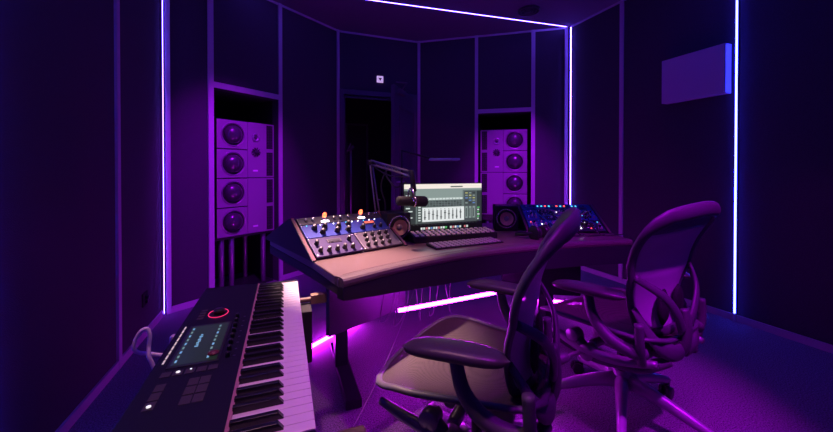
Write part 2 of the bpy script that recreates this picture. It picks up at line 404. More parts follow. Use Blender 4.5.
# leather front pad: swept rounded section following the front curve
pm=MB(); n=len(front); f0=front; sec=[(0,-.004),(.0,-.030),(.004,-.034),(.0,.0)]
prof=[(.0,-.018),(.003,-.007),(.010,-.001),(.022,.002),(.052,.001),(.0575,-.004),(.0575,-.030),(.003,-.030)]
vs=[];fs=[]; K=len(prof)
ins={}
for d,_ in prof:
    if d not in ins:
        ii=inset(f0,d); ins[d]=ii
for i in range(n):
    for d,h in prof: vs.append(V((ins[d][i][0]-1.02,ins[d][i][1]-1.9,TT+h)))
for i in range(n-1):
    for k in range(K):
        k2=(k+1)%K; fs.append((i*K+k,i*K+k2,(i+1)*K+k2,(i+1)*K+k))
fs.append(tuple(range(K))); fs.append(tuple(reversed(range((n-1)*K,n*K))))
pm.add(vs,fs,PADM,False); pm.build('front_pad',desk,.002)
# fascia
fa=MB(); fi=inset(front,.045)
po=inset(front,.004)
rail=list(zip(po,fi)); vs=[]; fs=[]
for k,(a_,b_) in enumerate(rail):
    t_=k/(len(rail)-1); zb=.672-.055*math.sin(PI*min(1,t_*1.25+.0)) if t_<.4 else .617
    for p_,z_ in((a_,zb),(a_,TT-.031),(b_,TT-.031),(b_,zb)): vs.append(dt@V((p_[0],p_[1],z_)))
for k in range(len(rail)-1):
    for q_ in range(4): fs.append((k*4+q_,(k+1)*4+q_,(k+1)*4+(q_+1)%4,k*4+(q_+1)%4))
fs+=[(0,1,2,3),tuple(len(rail)*4-1-q_ for q_ in range(4))]
fa.add(vs,fs,DESKB); fa.build('fascia',desk,.002)
# body box beneath top at both wings
sidebL=[(.199,1.30),(.62,1.47),(.62,2.16),(-.077,2.16),(.115,1.573)]
sidebR=[(1.40,1.53),(1.845,1.47),(1.93,1.64),(2.13,2.19),(1.40,2.2)]
MB().prism(sidebL,.67,TT-.035,DESKB,dt).build('side_body',desk,.004)
MB().prism(sidebR,.67,TT-.035,DESKB,dt).build('side_body',desk,.004)
MB().prism([(.62,1.60),(1.40,1.60),(1.40,2.18),(.62,2.18)],.69,TT-.035,DESKB,dt).build('under_tray',desk,.003)
# modesty panels
def vpanel(a,b,z0,z1,th,name,m):
    a=V((*a,0));b=V((*b,0)); d=(b-a); e=d.normalized(); T=dt@M(((e.x,-e.y,0,a.x),(e.y,e.x,0,a.y),(0,0,1,0),(0,0,0,1)))
    MB().box((0,0,z0),(d.length,th,z1),m,T).build(name,desk,.003)
vpanel((.21,1.80),(.70,2.04),.30,.67,.03,'modesty_panel',DESKL)
vpanel((1.40,2.04),(1.86,1.80),.30,.67,.03,'modesty_panel',DESKB)
for lx,fx in((.30,.31),(1.76,1.75)):
    b=MB().box((lx-.035-1.02,1.98-1.9,.04),(lx+.035-1.02,2.06-1.9,.67),DESKB); lg=b.build('leg',desk,.004)
    MB().box((fx-.04-1.02,1.66-1.9,0),(fx+.04-1.02,2.28-1.9,.045),DESKB).build('foot',lg,.006)
# rack housings
def rackM(bl,br,z=.75):
    bl=V((*bl,z));br=V((*br,z)); x=(br-bl).normalized(); b=V((-x.y,x.x,0)); return bl,x,b,(br-bl).length
def housing(bl,br):
    o,x,b,L=rackM(bl,br)
    T=dt@M(((b.x,0,x.x,o.x),(b.y,0,x.y,o.y),(0,1,0,o.z),(0,0,0,1)))  # profile: x->back, y->up, z->along
    def flip(p): return list(reversed(p))
    prof=[(.006,.0),(.252,.142),(.632,.01),(.632,0)]
    MB().prism(flip(prof),-.0,L,DESKB,T).build('rack_housing',desk)
    ck=[(-.012,.0),(-.012,.004),(.252,.158),(.27,.158),(.645,.012),(.645,0)]
    for z0 in(-.022,L+.002):
        MB().prism(flip(ck),z0,z0+.02,DESKB,T).build('cheek',desk,.002)
        MB().add([T@V(p) for p in((-.012,.006,z0+.003),(.252,.160,z0+.003),(.252,.160,z0+.017),(-.012,.006,z0+.017),(-.012,.004,z0+.003),(.252,.158,z0+.003),(.252,.158,z0+.017),(-.012,.004,z0+.017))],[(0,1,2,3),(7,6,5,4),(0,4,5,1),(1,5,6,2),(2,6,7,3),(3,7,4,0)],CHK).build('cheek_edge_light',desk)  # thin strip painted for the magenta light along the cheek front
    up=(b*.252+V((0,0,.146))).normalized(); nn=x.cross(up)
    o2=o+b*.002+nn*.003
    return M(((x.x,up.x,nn.x,o2.x),(x.y,up.y,nn.y,o2.y),(x.z,up.z,nn.z,o2.z),(0,0,0,1))),L
ML,LL=housing((.129,1.573),(.579,1.727))
MR,LR=housing((1.445,1.80),(1.89,1.62))

def knob(mb,x,y,z,r,h,m,cap=None):
    mb.lathe([(r*1.15,0),(r*1.15,h*.2),(r*.9,h*.3),(r*.82,h*.95),(r*.7,h)],m,M.Translation((x,y,z)),12)
    mb.box((x-.0012,y,z+h),(x+.0012,y+r*.65,z+h+.0012),cap or WHT)
def rack_unit(Mx,u0,u1,v0,v1,pm,label,name='rack_unit'):
    t=thing(name,label,'rack gear',mtx=Mx@M.Translation((u0,v0,0)))
    W,Hh=u1-u0-.003,v1-v0-.002
    MB().box((0,0,0),(W,Hh,.012),pm).build('faceplate',t,.001)
    for x in(.008,W-.008):
        for y in(.008,Hh-.008): MB().cyl((x,y,.012),(x,y,.014),.0035,SILV,n=8).build('rack_screw',t)
    return t,W,Hh
def knobs(t,lst,m,r=.009,h=.016,name='knob'):
    for x,y in lst:
        mb=MB(); knob(mb,x,y,.012,r,h,m); mb.build(name,t)
# left rack, top to bottom
t,W,Hh=rack_unit(ML,.003,LL-.003,.232,.290,DARKP,'black valve preamp strip with two glowing orange tubes, topmost in left rack')
for x in(.135,.345):
    vt=MB().lathe([(.013,0),(.013,.008),(.010,.009),(.010,.012)],SILV,M.Translation((x,.034,.012)),14).build('tube_socket',t)
    MB().lathe([(.0075,0),(.010,.006),(.010,.018),(.006,.026),(.001,.029)],GLASS,M.Translation((x,.034,.023)),14).build('glowing_tube',vt)
    MB().box((x-.02,.008,.012),(x+.02,.018,.0155),LEDW).build('tube_reflection',t)  # white reflection under the tube, built as a glowing bar
for x in(.04,.075,.19,.225,.27,.40,.435):
    MB().cyl((x,.03,.012),(x,.03,.026),.006,SILV,n=10).build('toggle',t)
t,W,Hh=rack_unit(ML,.003,LL-.003,.132,.230,BLUEP,'bright blue channel strip with black knobs in middle of left rack')
knobs(t,[(.06,.065),(.115,.070),(.185,.062),(.245,.070),(.165,.03),(.225,.028),(.09,.03),(.31,.03)],BLK,.013,.022)
knobs(t,[(.42,.03),(.38,.028)],BLK,.009,.016)
rd=MB().box((.335,.055,.012),(.40,.078,.016),GREYP).build('display_bezel',t)
MB().box((.340,.059,.016),(.395,.074,.0172),AMBER).build('readout',rd)
for k in range(12): MB().cyl((.03+k*.035,.088,.012),(.03+k*.035,.088,.016),.0028,LEDW if k%3 else LEDC,n=6).build('indicator_light',t)
t,W,Hh=rack_unit(ML,.003,.243,.004,.130,PURP,'plum coloured compressor with small display in lower left of left rack')
rd=MB().box((.085,.080,.012),(.155,.103,.015),GREYP).build('display_bezel',t); MB().box((.090,.084,.015),(.150,.099,.0165),DARKP).build('readout',rd)
knobs(t,[(.03,.035),(.07,.03),(.11,.03),(.15,.035),(.19,.03),(.03,.085),(.195,.085)],BLK,.010,.02)
t,W,Hh=rack_unit(ML,.246,LL-.003,.004,.130,GREYP,'pale grey control panel with rows of black knobs in lower right of left rack')
knobs(t,[(.03+i*.042+.01*j,.025+j*.036) for j in range(3) for i in range(4)],BLK,.010,.018)
# right rack
t,W,Hh=rack_unit(MR,.003,LR-.003,.226,.290,TEALP,'teal lit processor with tiny red and cyan lights, topmost in right rack')
for k in range(16):
    x=.03+k*.026; MB().box((x,.035,.012),(x+.010,.044,.015),random.choice([LEDC,DARKP,KNOBP,DARKP,LEDR])).build('indicator_light',t)
for x in(.05,.13,.31,.39): MB().box((x,.010,.012),(x+.05,.026,.0145),random.choice([BLUEP,DARKP,GREYP])).build('display',t)
mods=[(.003,.10,.118,.224,BLUE2,'blue synth module at left of the right rack middle row'),
(.103,.20,.118,.224,PURP,'plum synth module with pale knobs second in right rack middle row'),
(.203,.33,.118,.224,GREY2,'grey synth module with pale screen in centre of right rack middle row'),
(.333,LR-.003,.118,.224,BLUE2,'blue synth module at right end of right rack middle row'),
(.003,.14,.006,.116,TEAL2,'teal synth module at lower left of right rack'),
(.143,.30,.006,.116,BLUE2,'blue synth module in lower centre of right rack'),
(.303,LR-.003,.006,.116,DARKP,'dark synth module behind tangled cables at lower right of right rack')]
for u0,u1,v0,v1,pm_,lb in mods:
    t,W,Hh=rack_unit(MR,u0,u1,v0,v1,pm_,lb,'synth_module')
    nx=max(3,int(W/.024)); ny=4
    for i in range(nx):
        for j in range(ny):
            x=.012+(i+.5)*(W-.024)/nx; y=.012+(j+.5)*(Hh-.024)/ny
            q=random.random()
            if q<.5:
                mb=MB(); knob(mb,x,y,.012,.006,.014,random.choice([KNOBP,BLK,WHT,KNOBP,KNOBP,SILV,WHT])); mb.build('knob',t)
            elif q<.8:
                MB().lathe([(.005,0),(.005,.004),(.003,.004),(.003,.001)],SILV,M.Translation((x,y,.012)),8).build('jack_socket',t)
            elif q<.9:
                MB().box((x-.003,y-.003,.012),(x+.003,y+.003,.015),random.choice([LEDR,LEDC,LEDW])).build('indicator_light',t)
# patch cables
PC=[mat('cable_teal',(.05,.35,.5),.4),mat('cable_violet',(.35,.12,.5),.4),CBLB,mat('cable_pink',(.6,.2,.4),.4),CBLB,CBLB]
for k in range(13):
    u0,u1=random.uniform(.05,.42),random.uniform(.15,.44); v0,v1=random.uniform(.12,.2),random.uniform(.02,.1)
    a=MR@V((u0,v0,.02));b=MR@V((u1,v1,.02)); mid=MR@V(((u0+u1)/2,min(v0,v1)-random.uniform(.0,.03),.07+random.random()*.05))
    cm_=PC[k%6]; mid.z=max(mid.z,.775)
    o=MB().sweep(crom([a,MR@V((u0,v0,.045)),mid,MR@V((u1,v1,.045)),b],6),.003,cm_,n=6).build('patch_cable')
    tag(o,'thin patch cable hanging over the synth modules in right rack','cable','patch cables on the right rack')
for k in range(3):
    x=1.50+k*.12
    o=MB().sweep(crom([MR@V((.12+k*.12,.04,.02)),MR@V((.12+k*.12,.02,.06)),(x+.05,1.66-k*.04,.756),(x+.12,1.60-k*.03,.756),(x+.2,1.62-k*.04,.756)],8),.0035,CBLB,n=6).build('loose_cable')
    tag(o,'black cable spilling from right rack onto the desktop','cable','black cables spilling onto the desk')

# ---------------------------------------------------------------- desktop things
# monitor
mt=thing('computer_monitor','wide flat monitor showing a mixing program with faders','monitor',(.912,1.93,.75))
Wm,z0,z1=.530,.012,.316
MB().box((-Wm/2,0,z0),(Wm/2,.022,z1),BLK).build('casing',mt,.003)
st=MB().box((-.03,.022,.0),(.03,.04,.2),BLK).box((-.11,-.03,0),(.11,.14,.008),BLK); st.build('stand',mt,.002)
S0,S1=.030,.312
def ui(c,s):
    s*=.72
    return mat('ui_%d'%len(MATS),(.02,.02,.02),.3,emit=c,es=s)
U={'bg':ui((.30,.40,.38),.55),'mid':ui((.36,.46,.43),.85),'dk':ui((.10,.13,.13),.4),'bar':ui((1,.90,.82),1.15),'lt':ui((.80,.92,.88),.95),'wh':ui((.95,1,1),1.0),'blk':ui((.01,.01,.015),.3),
'gr':ui((.15,.7,.2),.8),'bl':ui((.2,.4,.9),.7),'rd':ui((.9,.25,.3),.8),'sl':ui((.16,.20,.20),.5),'yl':ui((.8,.8,.3),.7)}
scm=MB(); lay=[0]
def q(x0,y0,x1,y1,m,l=1):   # screen fraction coords, y up
    X=lambda a:-Wm/2+.006+a*(Wm-.012); Z=lambda b:S0+b*(S1-S0); y=-.0004-.00025*l
    scm.add([(X(x0),y,Z(y0)),(X(x1),y,Z(y0)),(X(x1),y,Z(y1)),(X(x0),y,Z(y1))],[(0,1,2,3)],U[m])
q(0,0,1,1,'bg',0); q(0,.90,1,1,'bar'); q(.58,.925,.74,.95,'sl',2); q(.0,.86,1,.90,'mid')
q(.0,.16,.14,.86,'dk'); 
for k in range(9): q(.02+.03*(k%2),.22+k*.066,.07+.03*(k%2),.245+k*.066,'lt',2)
q(.15,.16,.96,.20,'sl'); q(.14,.70,.74,.86,'mid',1)
q(.24,.66,.74,.70,'lt',2)
for k in range(11): q(.25+k*.044,.665,.255+k*.044,.695,'sl',3)
for j in range(3):
    for k in range(13): q(.24+k*.038,.52+j*.042,.27+k*.038,.55+j*.042,'sl' if (j+k)%3 else 'dk',2)
q(.22,.20,.76,.50,'wh',2)
for k in range(10):
    x=.245+k*.051; q(x,.24,x+.014,.44,'sl',3); q(x-.006,.28+.03*((k*7)%4),x+.02,.30+.03*((k*7)%4),'dk',4); q(x,.455,x+.01,.47,'sl',3)
q(.76,.2,.92,.84,'sl',2)
for k in range(3):
    x=.775+k*.05; q(x,.24,x+.034,.50,'mid',3); q(x+.008,.27,x+.02,.46,'dk',4)
    for j in range(5): q(x,.56+j*.055,x+.034,.585+j*.055,['mid','dk','bl','mid','yl'][(j+k)%5],3)
q(.93,.16,1,.84,'dk',2)
for j in range(6): q(.94,.20+j*.05,.96+.006*(j%3),.23+j*.05,'gr' if j%2 else 'lt',3)
q(.16,.20,.21,.62,'dk',2)
for j in range(7): q(.17,.22+j*.055,.20,.25+j*.055,'lt',3)
q(0,0,1,.16,'blk',2)
for k in range(20):
    x=.20+k*.031
    if k in(11,17): continue
    q(x,.04,x+.023,.085,['wh','lt','rd','wh','bl','lt','wh','rd','lt','wh','gr'][k%11],3)
for k in range(20): q(.06+k*.045,.135,.06+k*.045+.02,.142,'sl',3)
scm.build('screen',mt)

# small speakers
def cube_speaker(loc,rz,label,s=.145):
    t=thing('nearfield_speaker',label,'speaker',loc,rz,'small cube speakers beside the monitor')
    MB().box((-s/2,0,0),(s/2,s,s*1.08),BLK).build('cabinet',t,.006,3)
    T=M.Translation((0,0,s*.54))@M.Rotation(PI/2,4,'X'); r=.064
    c=MB().lathe([(r,0),(r+.001,.004),(r-.004,.007),(r-.009,.004),(r-.009,0)],SILV,T,36).build('driver',t)
    MB().lathe([(r-.010,.0),(r-.012,.006),(r-.018,.006),(r-.021,.001),(r-.021,0)],BLK,T,36).build('surround',c)
    cm=MB(); vs=[];fs=[];n=36
    for rr,zz in((r-.021,.002),(r-.034,-.004),(.016,-.012)):
        for k in range(n): a=2*PI*k/n; vs.append(T@V((rr*math.cos(a),rr*math.sin(a),zz+.0135)))
    for i in range(2):
        for k in range(n): fs.append((i*n+k,i*n+(k+1)%n,(i+1)*n+(k+1)%n,(i+1)*n+k))
    # shallow cone pushed out of the baffle, plus dust cap
    cm.add(vs,fs,COPPER,True); cm.build('cone',c)
    MB().lathe([(.017,0),(.015,.008),(.008,.012),(.001,.013)],RIMM,T,20).build('dust_cap',c)
    return t
cube_speaker((.598,1.85,.75),R(6),'small black cube speaker with tan cone left of the monitor')
cube_speaker((1.352,1.92,.75),R(-28),'small black cube speaker with tan cone right of the monitor',.15)

# controller and computer keyboard
def slab(name,label,cat,p,q_,depth,h,rows,cols,bm,km,tilt=0,gap=.003,kh=.004):
    p=V((*p,.75));q_=V((*q_,.75)); L=(q_-p).length; rz=math.atan2(q_.y-p.y,q_.x-p.x)
    t=thing(name,label,cat,tuple(p),rz)
    mb=MB(); mb.add([(0,0,.001),(L,0,.001),(L,depth,.001),(0,depth,.001),(0,0,h),(L,0,h),(L,depth,h+tilt),(0,depth,h+tilt)],[(0,3,2,1),(4,5,6,7),(0,1,5,4),(1,2,6,5),(2,3,7,6),(3,0,4,7)],bm); mb.build('case',t,.002)
    sl=tilt/depth; T=M(((1,0,0,0),(0,1,0,0),(0,sl,1,h),(0,0,0,1)))
    cw=(L-.012)/cols; rh=(depth-.012)/rows
    for r in range(rows):
        for c in range(cols):
            x=.006+c*cw+gap/2;y=.006+r*rh+gap/2
            MB().box((x,y,-.001),(x+cw-gap,y+rh-gap,kh),km,T).build('key',t)
    return t
kc=mat('pink_white_keycap',(.8,.66,.62),.4)
slab('pad_controller','thick black controller with rows of pale keys below the monitor','controller',(.650,1.748),(1.158,1.732),.125,.034,4,16,BLKM,kc,.012,.013,.005)
slab('computer_keyboard','thin computer keyboard with pale keycaps nearest the desk front','keyboard',(.702,1.578),(1.115,1.607),.115,.007,5,14,BLKM,mat('grey_keycap',(.42,.34,.36),.4),.006,.009,.003)
# headphones on the desk
hp=thing('headphones','black over-ear headphones lying on desk beside the right small speaker','headphones',(1.38,1.66,.75),R(15))
MB().sweep(crom([(-.055,-.01,.035),(-.075,.04,.022),(-.06,.10,.014),(0,.125,.012),(.06,.10,.014),(.075,.04,.022),(.055,-.01,.035)],6),.008,BLK,n=8,flat=1.2).build('headband',hp)
for sx in(-1,1):
    c=MB().lathe([(.030,-.012),(.040,-.010),(.040,.006),(.032,.012),(.02,.013)],BLK,M.Translation((sx*.05,-.02,.037))@M.Rotation(R(90),4,'Y'),20).build('ear_cup',hp)
    MB().lathe([(.024,.0),(.034,.004),(.036,.011),(.030,.018),(.02,.018)],PADA,M.Translation((sx*.040,-.02,.037))@M.Rotation(R(-90*sx),4,'Y'),20).build('ear_pad',c)

# microphone on boom arm
mb_=thing('microphone_boom_arm','black two part microphone boom arm clamped to the desk rear','boom arm',(.53,2.02,.75))
# coordinates relative to base
el=V((-.052,.0,.44)); jt=V((.078,-.335,.375))
MB().lathe([(.03,0),(.03,.02),(.015,.03),(.015,.06)],BLK).build('clamp',mb_)
lo=MB()
for dx in(-.012,.012): lo.cyl((dx,0,.05),(el.x+dx*.6,el.y,el.z),.005,FRM2,n=8)
lo.cyl((-.016,0,.22),(.006,0,.22),.004,FRM2,n=8); lo.build('lower_arm',mb_)
MB().cyl(el+V((-.02,0,0)),el+V((.02,0,0)),.015,BLK).build('elbow',mb_)
ua=MB()
for dz in(-.012,.012): ua.cyl(el+V((0,0,dz)),jt+V((0,0,dz)),.005,FRM2,n=8)
ua.build('upper_arm',mb_)
for dz in(.0,):
    sp_=[]
    for k in range(160):
        t_=k/159; a_=t_*PI*2*26; c_=el+(jt-el)*(.12+.62*t_)+V((0,0,.0)); sp_.append(c_+V((.0,.007*math.cos(a_),.007*math.sin(a_)+.0)))
    MB().sweep(sp_,.0016,SILV,n=5).build('spring',mb_)
MB().sweep(crom([(.0,.0,.06),(.03,-.02,.18),(.0,-.03,.30),(.03,-.05,.40),(.02,-.08,.36),(.05,-.16,.30),(.075,-.26,.33)],6),.005,CBLB,n=6).build('loop_cable',mb_)
MB().sweep([el+(jt-el)*t+V((0,0,-.012-.03*math.sin(PI*t))) for t in[i/12 for i in range(13)]]+[jt+V((.0,.0,-.06)),jt+V((.01,.0,-.12))],.004,CBLB,n=6).build('arm_cable',mb_)
MB().cyl(jt+V((0,0,.02)),jt+V((.016,-.01,-.09)),.016,BLK,.011).build('swivel',mb_)
mc=thing('microphone','large black broadcast microphone hanging in front of the monitor','microphone',mtx=M.Translation((.618,1.688,.985))@M.Rotation(R(4),4,'Z')@M.Rotation(R(93),4,'Y'))
MB().lathe([(.020,-.085),(.024,-.08),(.025,-.01),(.024,.0),(.028,.004),(.028,.066),(.022,.078),(.008,.082)],BLKM,n=24).build('body',mc)
MB().sweep(crom([(0,.033,-.01),(-.03,.033,-.012),(-.058,.02,-.012),(-.066,0,-.012),(-.058,-.02,-.012),(-.03,-.033,-.012),(0,-.033,-.01)],4),.005,SILV,n=8).build('yoke',mc)
MB().lathe([(.0285,.003),(.0295,.005),(.0295,.009),(.0285,.011)],SILV).build('ring',mc)

# lamp bar behind monitor
lp=thing('desk_lamp','thin desk lamp with flat head on a long arm above the monitor','lamp',(.735,2.22,.75))
MB().cyl((0,0,0),(0,0,.03),.04,BLK).build('base',lp)
MB().cyl((0,0,.03),(.0,.0,.53),.008,BLK).build('pole',lp)
MB().cyl((0,0,.525),(.20,-.08,.468),.007,BLK).build('arm',lp)
hd=MB().box((0,-.04,-.007),(.20,.04,.007),mat('lamp_head_blue_grey',(.45,.5,.8),.35),M.Translation((.17,-.070,.468))@M.Rotation(R(-18),4,'Z')); hd.build('lamp_head',lp,.003)
MB().box((.01,-.032,-.0095),(.19,.032,-.0075),LAMPE,M.Translation((.17,-.070,.468))@M.Rotation(R(-18),4,'Z')).build('diffuser',lp)

# cables below the desk
for k in range(5):
    x=.50+k*.09
    o=MB().sweep(crom([(x,1.86,.60),(x+.01,1.84,.50),(x+random.uniform(-.05,.05),1.83,.28+.05*random.random()),(x+.05,1.86,.36),(x+.08+.03*random.random(),1.90,.60)],7),.0022,CBLB,n=6).build('hanging_cable')
    tag(o,'thin looped cable hanging below the desk behind the tube light','cable','looped cables hanging under the desk')
o=MB().sweep([V((.17,1.10,.28))+(V((.64,1.66,.60))-V((.17,1.10,.28)))*t+V((0,0,-.05*math.sin(PI*t))) for t in[i/16 for i in range(17)]],.0012,mat('audio_cable_grey',(.35,.3,.35),.5),n=6).build('audio_cable')
tag(o,'thin pale cable stretched from the synthesizer to beneath the desk','cable')

# ---------------------------------------------------------------- synthesizer keyboard
ZK=.705
kb=thing('synthesizer_keyboard','long black synthesizer with white keys, screen and red ringed dial','synthesizer',(0,0,ZK))
X0,X1,Y0,Y1=-.271,.049,.43,1.475; KL=.137
MB().prism([(X0,Y0),(X1-KL-.004,Y0),(X1-KL-.004,Y1),(X0,Y1)],-.065,.004,KBODY).build('control_panel',kb,.004)
MB().box((X1-KL-.004,Y0,-.065),(X1-.002,Y1,-.022),KBODY).build('key_bed',kb,.003)
MB().box((X1-KL-.004,1.461,-.022),(X1,Y1,.002),KBODY).build('end_block',kb,.003)
MB().box((X1-KL-.004,Y0,-.022),(X1,.607,.002),KBODY).build('end_block',kb,.003)
MB().box((X1-KL-.0055,.607,.003),(X1-KL+.0015,1.461,.006),mat('rose_strip',(.45,.2,.25),.4)).build('felt_strip',kb)
wk=.8465/36; y=.611; wi=0
for k in range(36):
    ya=.611+k*wk
    MB().box((X1-KL,ya+.0006,-.018),(X1,ya+wk-.0006,0),KEYW).build('white_key',kb,.0012,2)
    if k%7 in(0,1,3,4,5) and k<35:
        off={0:-.0025,1:.0025,3:-.003,4:0,5:.003}[k%7]; yc=ya+wk+off
        b=MB(); h=.012; b.add([(X1-KL,yc-.0065,-.004),(X1-.048,yc-.0065,-.004),(X1-.048,yc+.0065,-.004),(X1-KL,yc+.0065,-.004),
          (X1-KL,yc-.005,h),(X1-.060,yc-.005,h),(X1-.060,yc+.005,h),(X1-KL,yc+.005,h)],[(0,3,2,1),(4,5,6,7),(0,1,5,4),(1,2,6,5),(2,3,7,6),(3,0,4,7)],KEYB); b.build('black_key',kb,.001)
ZP=.004
s_=MB().box((-.242,.897,ZP),(-.140,1.122,ZP+.002),BLK).build('screen',kb,.001)
sm=MB().box((-.236,.905,ZP+.002),(-.146,1.114,ZP+.0024),SCRB)
for k in range(9):
    yy=.918+k*.0215
    sm.box((-.231,yy,ZP+.0024),(-.227,yy+.011,ZP+.0027),SCRG if k%2 else SCRC); sm.box((-.168,yy,ZP+.0024),(-.1635,yy+.011,ZP+.0027),SCRG if k%3 else SCRC)
for k in range(8): sm.box((-.206+.002*(k%2),.985+k*.009,ZP+.0024),(-.198-.001*(k%3),.991+k*.009,ZP+.0027),SCRC)
sm.build('display_image',s_)
for k in range(8):
    yy=.912+k*.0335; MB().lathe([(.0055,0),(.0055,.010),(.0045,.012)],BLK,M.Translation((-.124-.0015*k*.5,yy,ZP)),10).build('knob',kb)
    MB().box((-.113,yy-.001,ZP),(-.108,yy+.002,ZP+.0008),GREYP).build('knob_mark',kb)
for k in range(9): MB().box((-.256,.925+k*.0228,ZP),(-.2525,.925+k*.0228+.017,ZP+.0012),STRB).build('strip_button',kb)
dl=MB().sweep([(-.187+.026*math.cos(a),1.20+.034*math.sin(a),ZP+.001) for a in[2*PI*i/36 for i in range(36)]],.0012,RINGR,closed=True,n=6,up=(0,0,1)).build('dial_ring',kb)
MB().lathe([(.015,0),(.015,.012),(.012,.014)],BLK,M.Translation((-.185,1.20,ZP)),20).build('dial',kb)
for k in range(4): MB().box((-.238+.0*(k%2),1.165+k*.021,ZP),(-.222,1.180+k*.021,ZP+.0015),BTN).build('button',kb,.0005)
for k in range(5):
    x=-.244+k*.022; lit=(k==1)
    MB().box((x,.864,ZP),(x+.018,.884,ZP+.0015),BTN).build('button',kb,.0005)
MB().lathe([(.004,0),(.004,.0015)],BTNL,M.Translation((-.213,.876,ZP+.001)),10).build('lit_button',kb)
MB().lathe([(.004,0),(.004,.0015)],BTNL,M.Translation((-.232,.765,ZP+.001)),10).build('lit_button',kb)
MB().lathe([(.002,0),(.002,.0015)],BTNL,M.Translation((-.19,.880,ZP+.001)),10).build('indicator_light',kb)
for k in range(3): MB().box((-.241,.755+k*.029,ZP),(-.223,.780+k*.029,ZP+.0012),BTN).build('button',kb,.0005)
for k in range(3):
    for j in range(2): MB().box((-.184+j*.021,.752+k*.031,ZP),(-.165+j*.021,.779+k*.031,ZP+.0012),BTN).build('button',kb,.0005)
MB().lathe([(.004,0),(.012,.004),(.012,.007),(.004,.010)],mat('pick_rose',(.16,.03,.05),.5),M.Translation((-.155,.925,ZP+.003)),12).build('slider_cap',kb)
# stand of the synthesizer
ks=thing('keyboard_stand','black metal stand carrying the synthesizer','stand',(0,0,0))
MB().box((-.25,.62,.59),(.03,.66,.639),BLK).box((-.25,1.36,.59),(.03,1.40,.639),BLK).build('cross_bar',ks,.004)
MB().cyl((-.25,1.49,.615),(.155,1.49,.615),.009,BARM).box((.10,1.475,.598),(.165,1.505,.634),BARM).build('support_bar',ks,.002)
MB().box((-.26,.60,.57),(-.21,1.5,.59),BLK).box((-.0,.60,.57),(.04,1.5,.59),BLK).build('side_rail',ks,.004)
for x in(-.22,.02):
    for yy in(.68,1.38):
        lg=MB().box((x-.02,yy-.02,.03),(x+.02,yy+.02,.57),BLK).build('leg',ks,.004)
        MB().cyl((x,yy,0),(x,yy,.03),.026,BLKM).build('rubber_foot',lg)
MB().box((.03,1.40,.40),(.10,1.50,.60),BLKM).build('gusset_plate',ks,.004)
# cable loop beside synthesizer
o=MB().sweep(crom([(-.262,1.03,.68),(-0.276, 1.038, 0.68), (-0.292, 1.038, 0.682), (-0.311, 1.038, 0.689), (-0.333, 1.038, 0.695), (-0.341, 1.03, 0.71), (-0.337, 1.03, 0.733), (-0.326, 1.03, 0.751), (-0.314, 1.03, 0.754), (-0.309, 1.03, 0.738), (-0.311, 1.03, 0.709), (-0.309, 1.024, 0.689), (-0.303, 1.024, 0.671), (-0.297, 1.024, 0.652)],7),.0046,mat('cable_pink_lit',(.95,.75,.95),.3),n=8).build('looped_cable')  # white cable; the pink LED reflection is put into its colour
tag(o,'white looped cable tinted with painted LED pink sticking out behind the synthesizer','cable')
o=MB().sweep(crom([(-.274,1.13,.675),(-.285,1.14,.68),(-.292,1.15,.665),(-.292,1.15,.60),(-.30,1.16,.3),(-.33,1.18,.0095),(-.45,1.3,.0095)],6),.009,CBLP,n=8).build('power_cable')
tag(o,'thick pale plug and lead behind the synthesizer near its screen','cable')
# bench
bn=thing('keyboard_bench','brown topped bench corner at the bottom edge beside synthesizer','bench',(.206,.943,0))
MB().box((-.10,-.55,.39),(0,0,.45),WOOD).build('seat',bn,.010,3)
MB().box((-.085,-.53,.355),(-.01,-.015,.392),BLK).build('seat_frame',bn,.003)
for x in(-.085,-.03):
    for yy in(-.53,-.035): MB().box((x,yy,0),(x+.018,yy+.018,.356),BLK).build('leg',bn,.002)

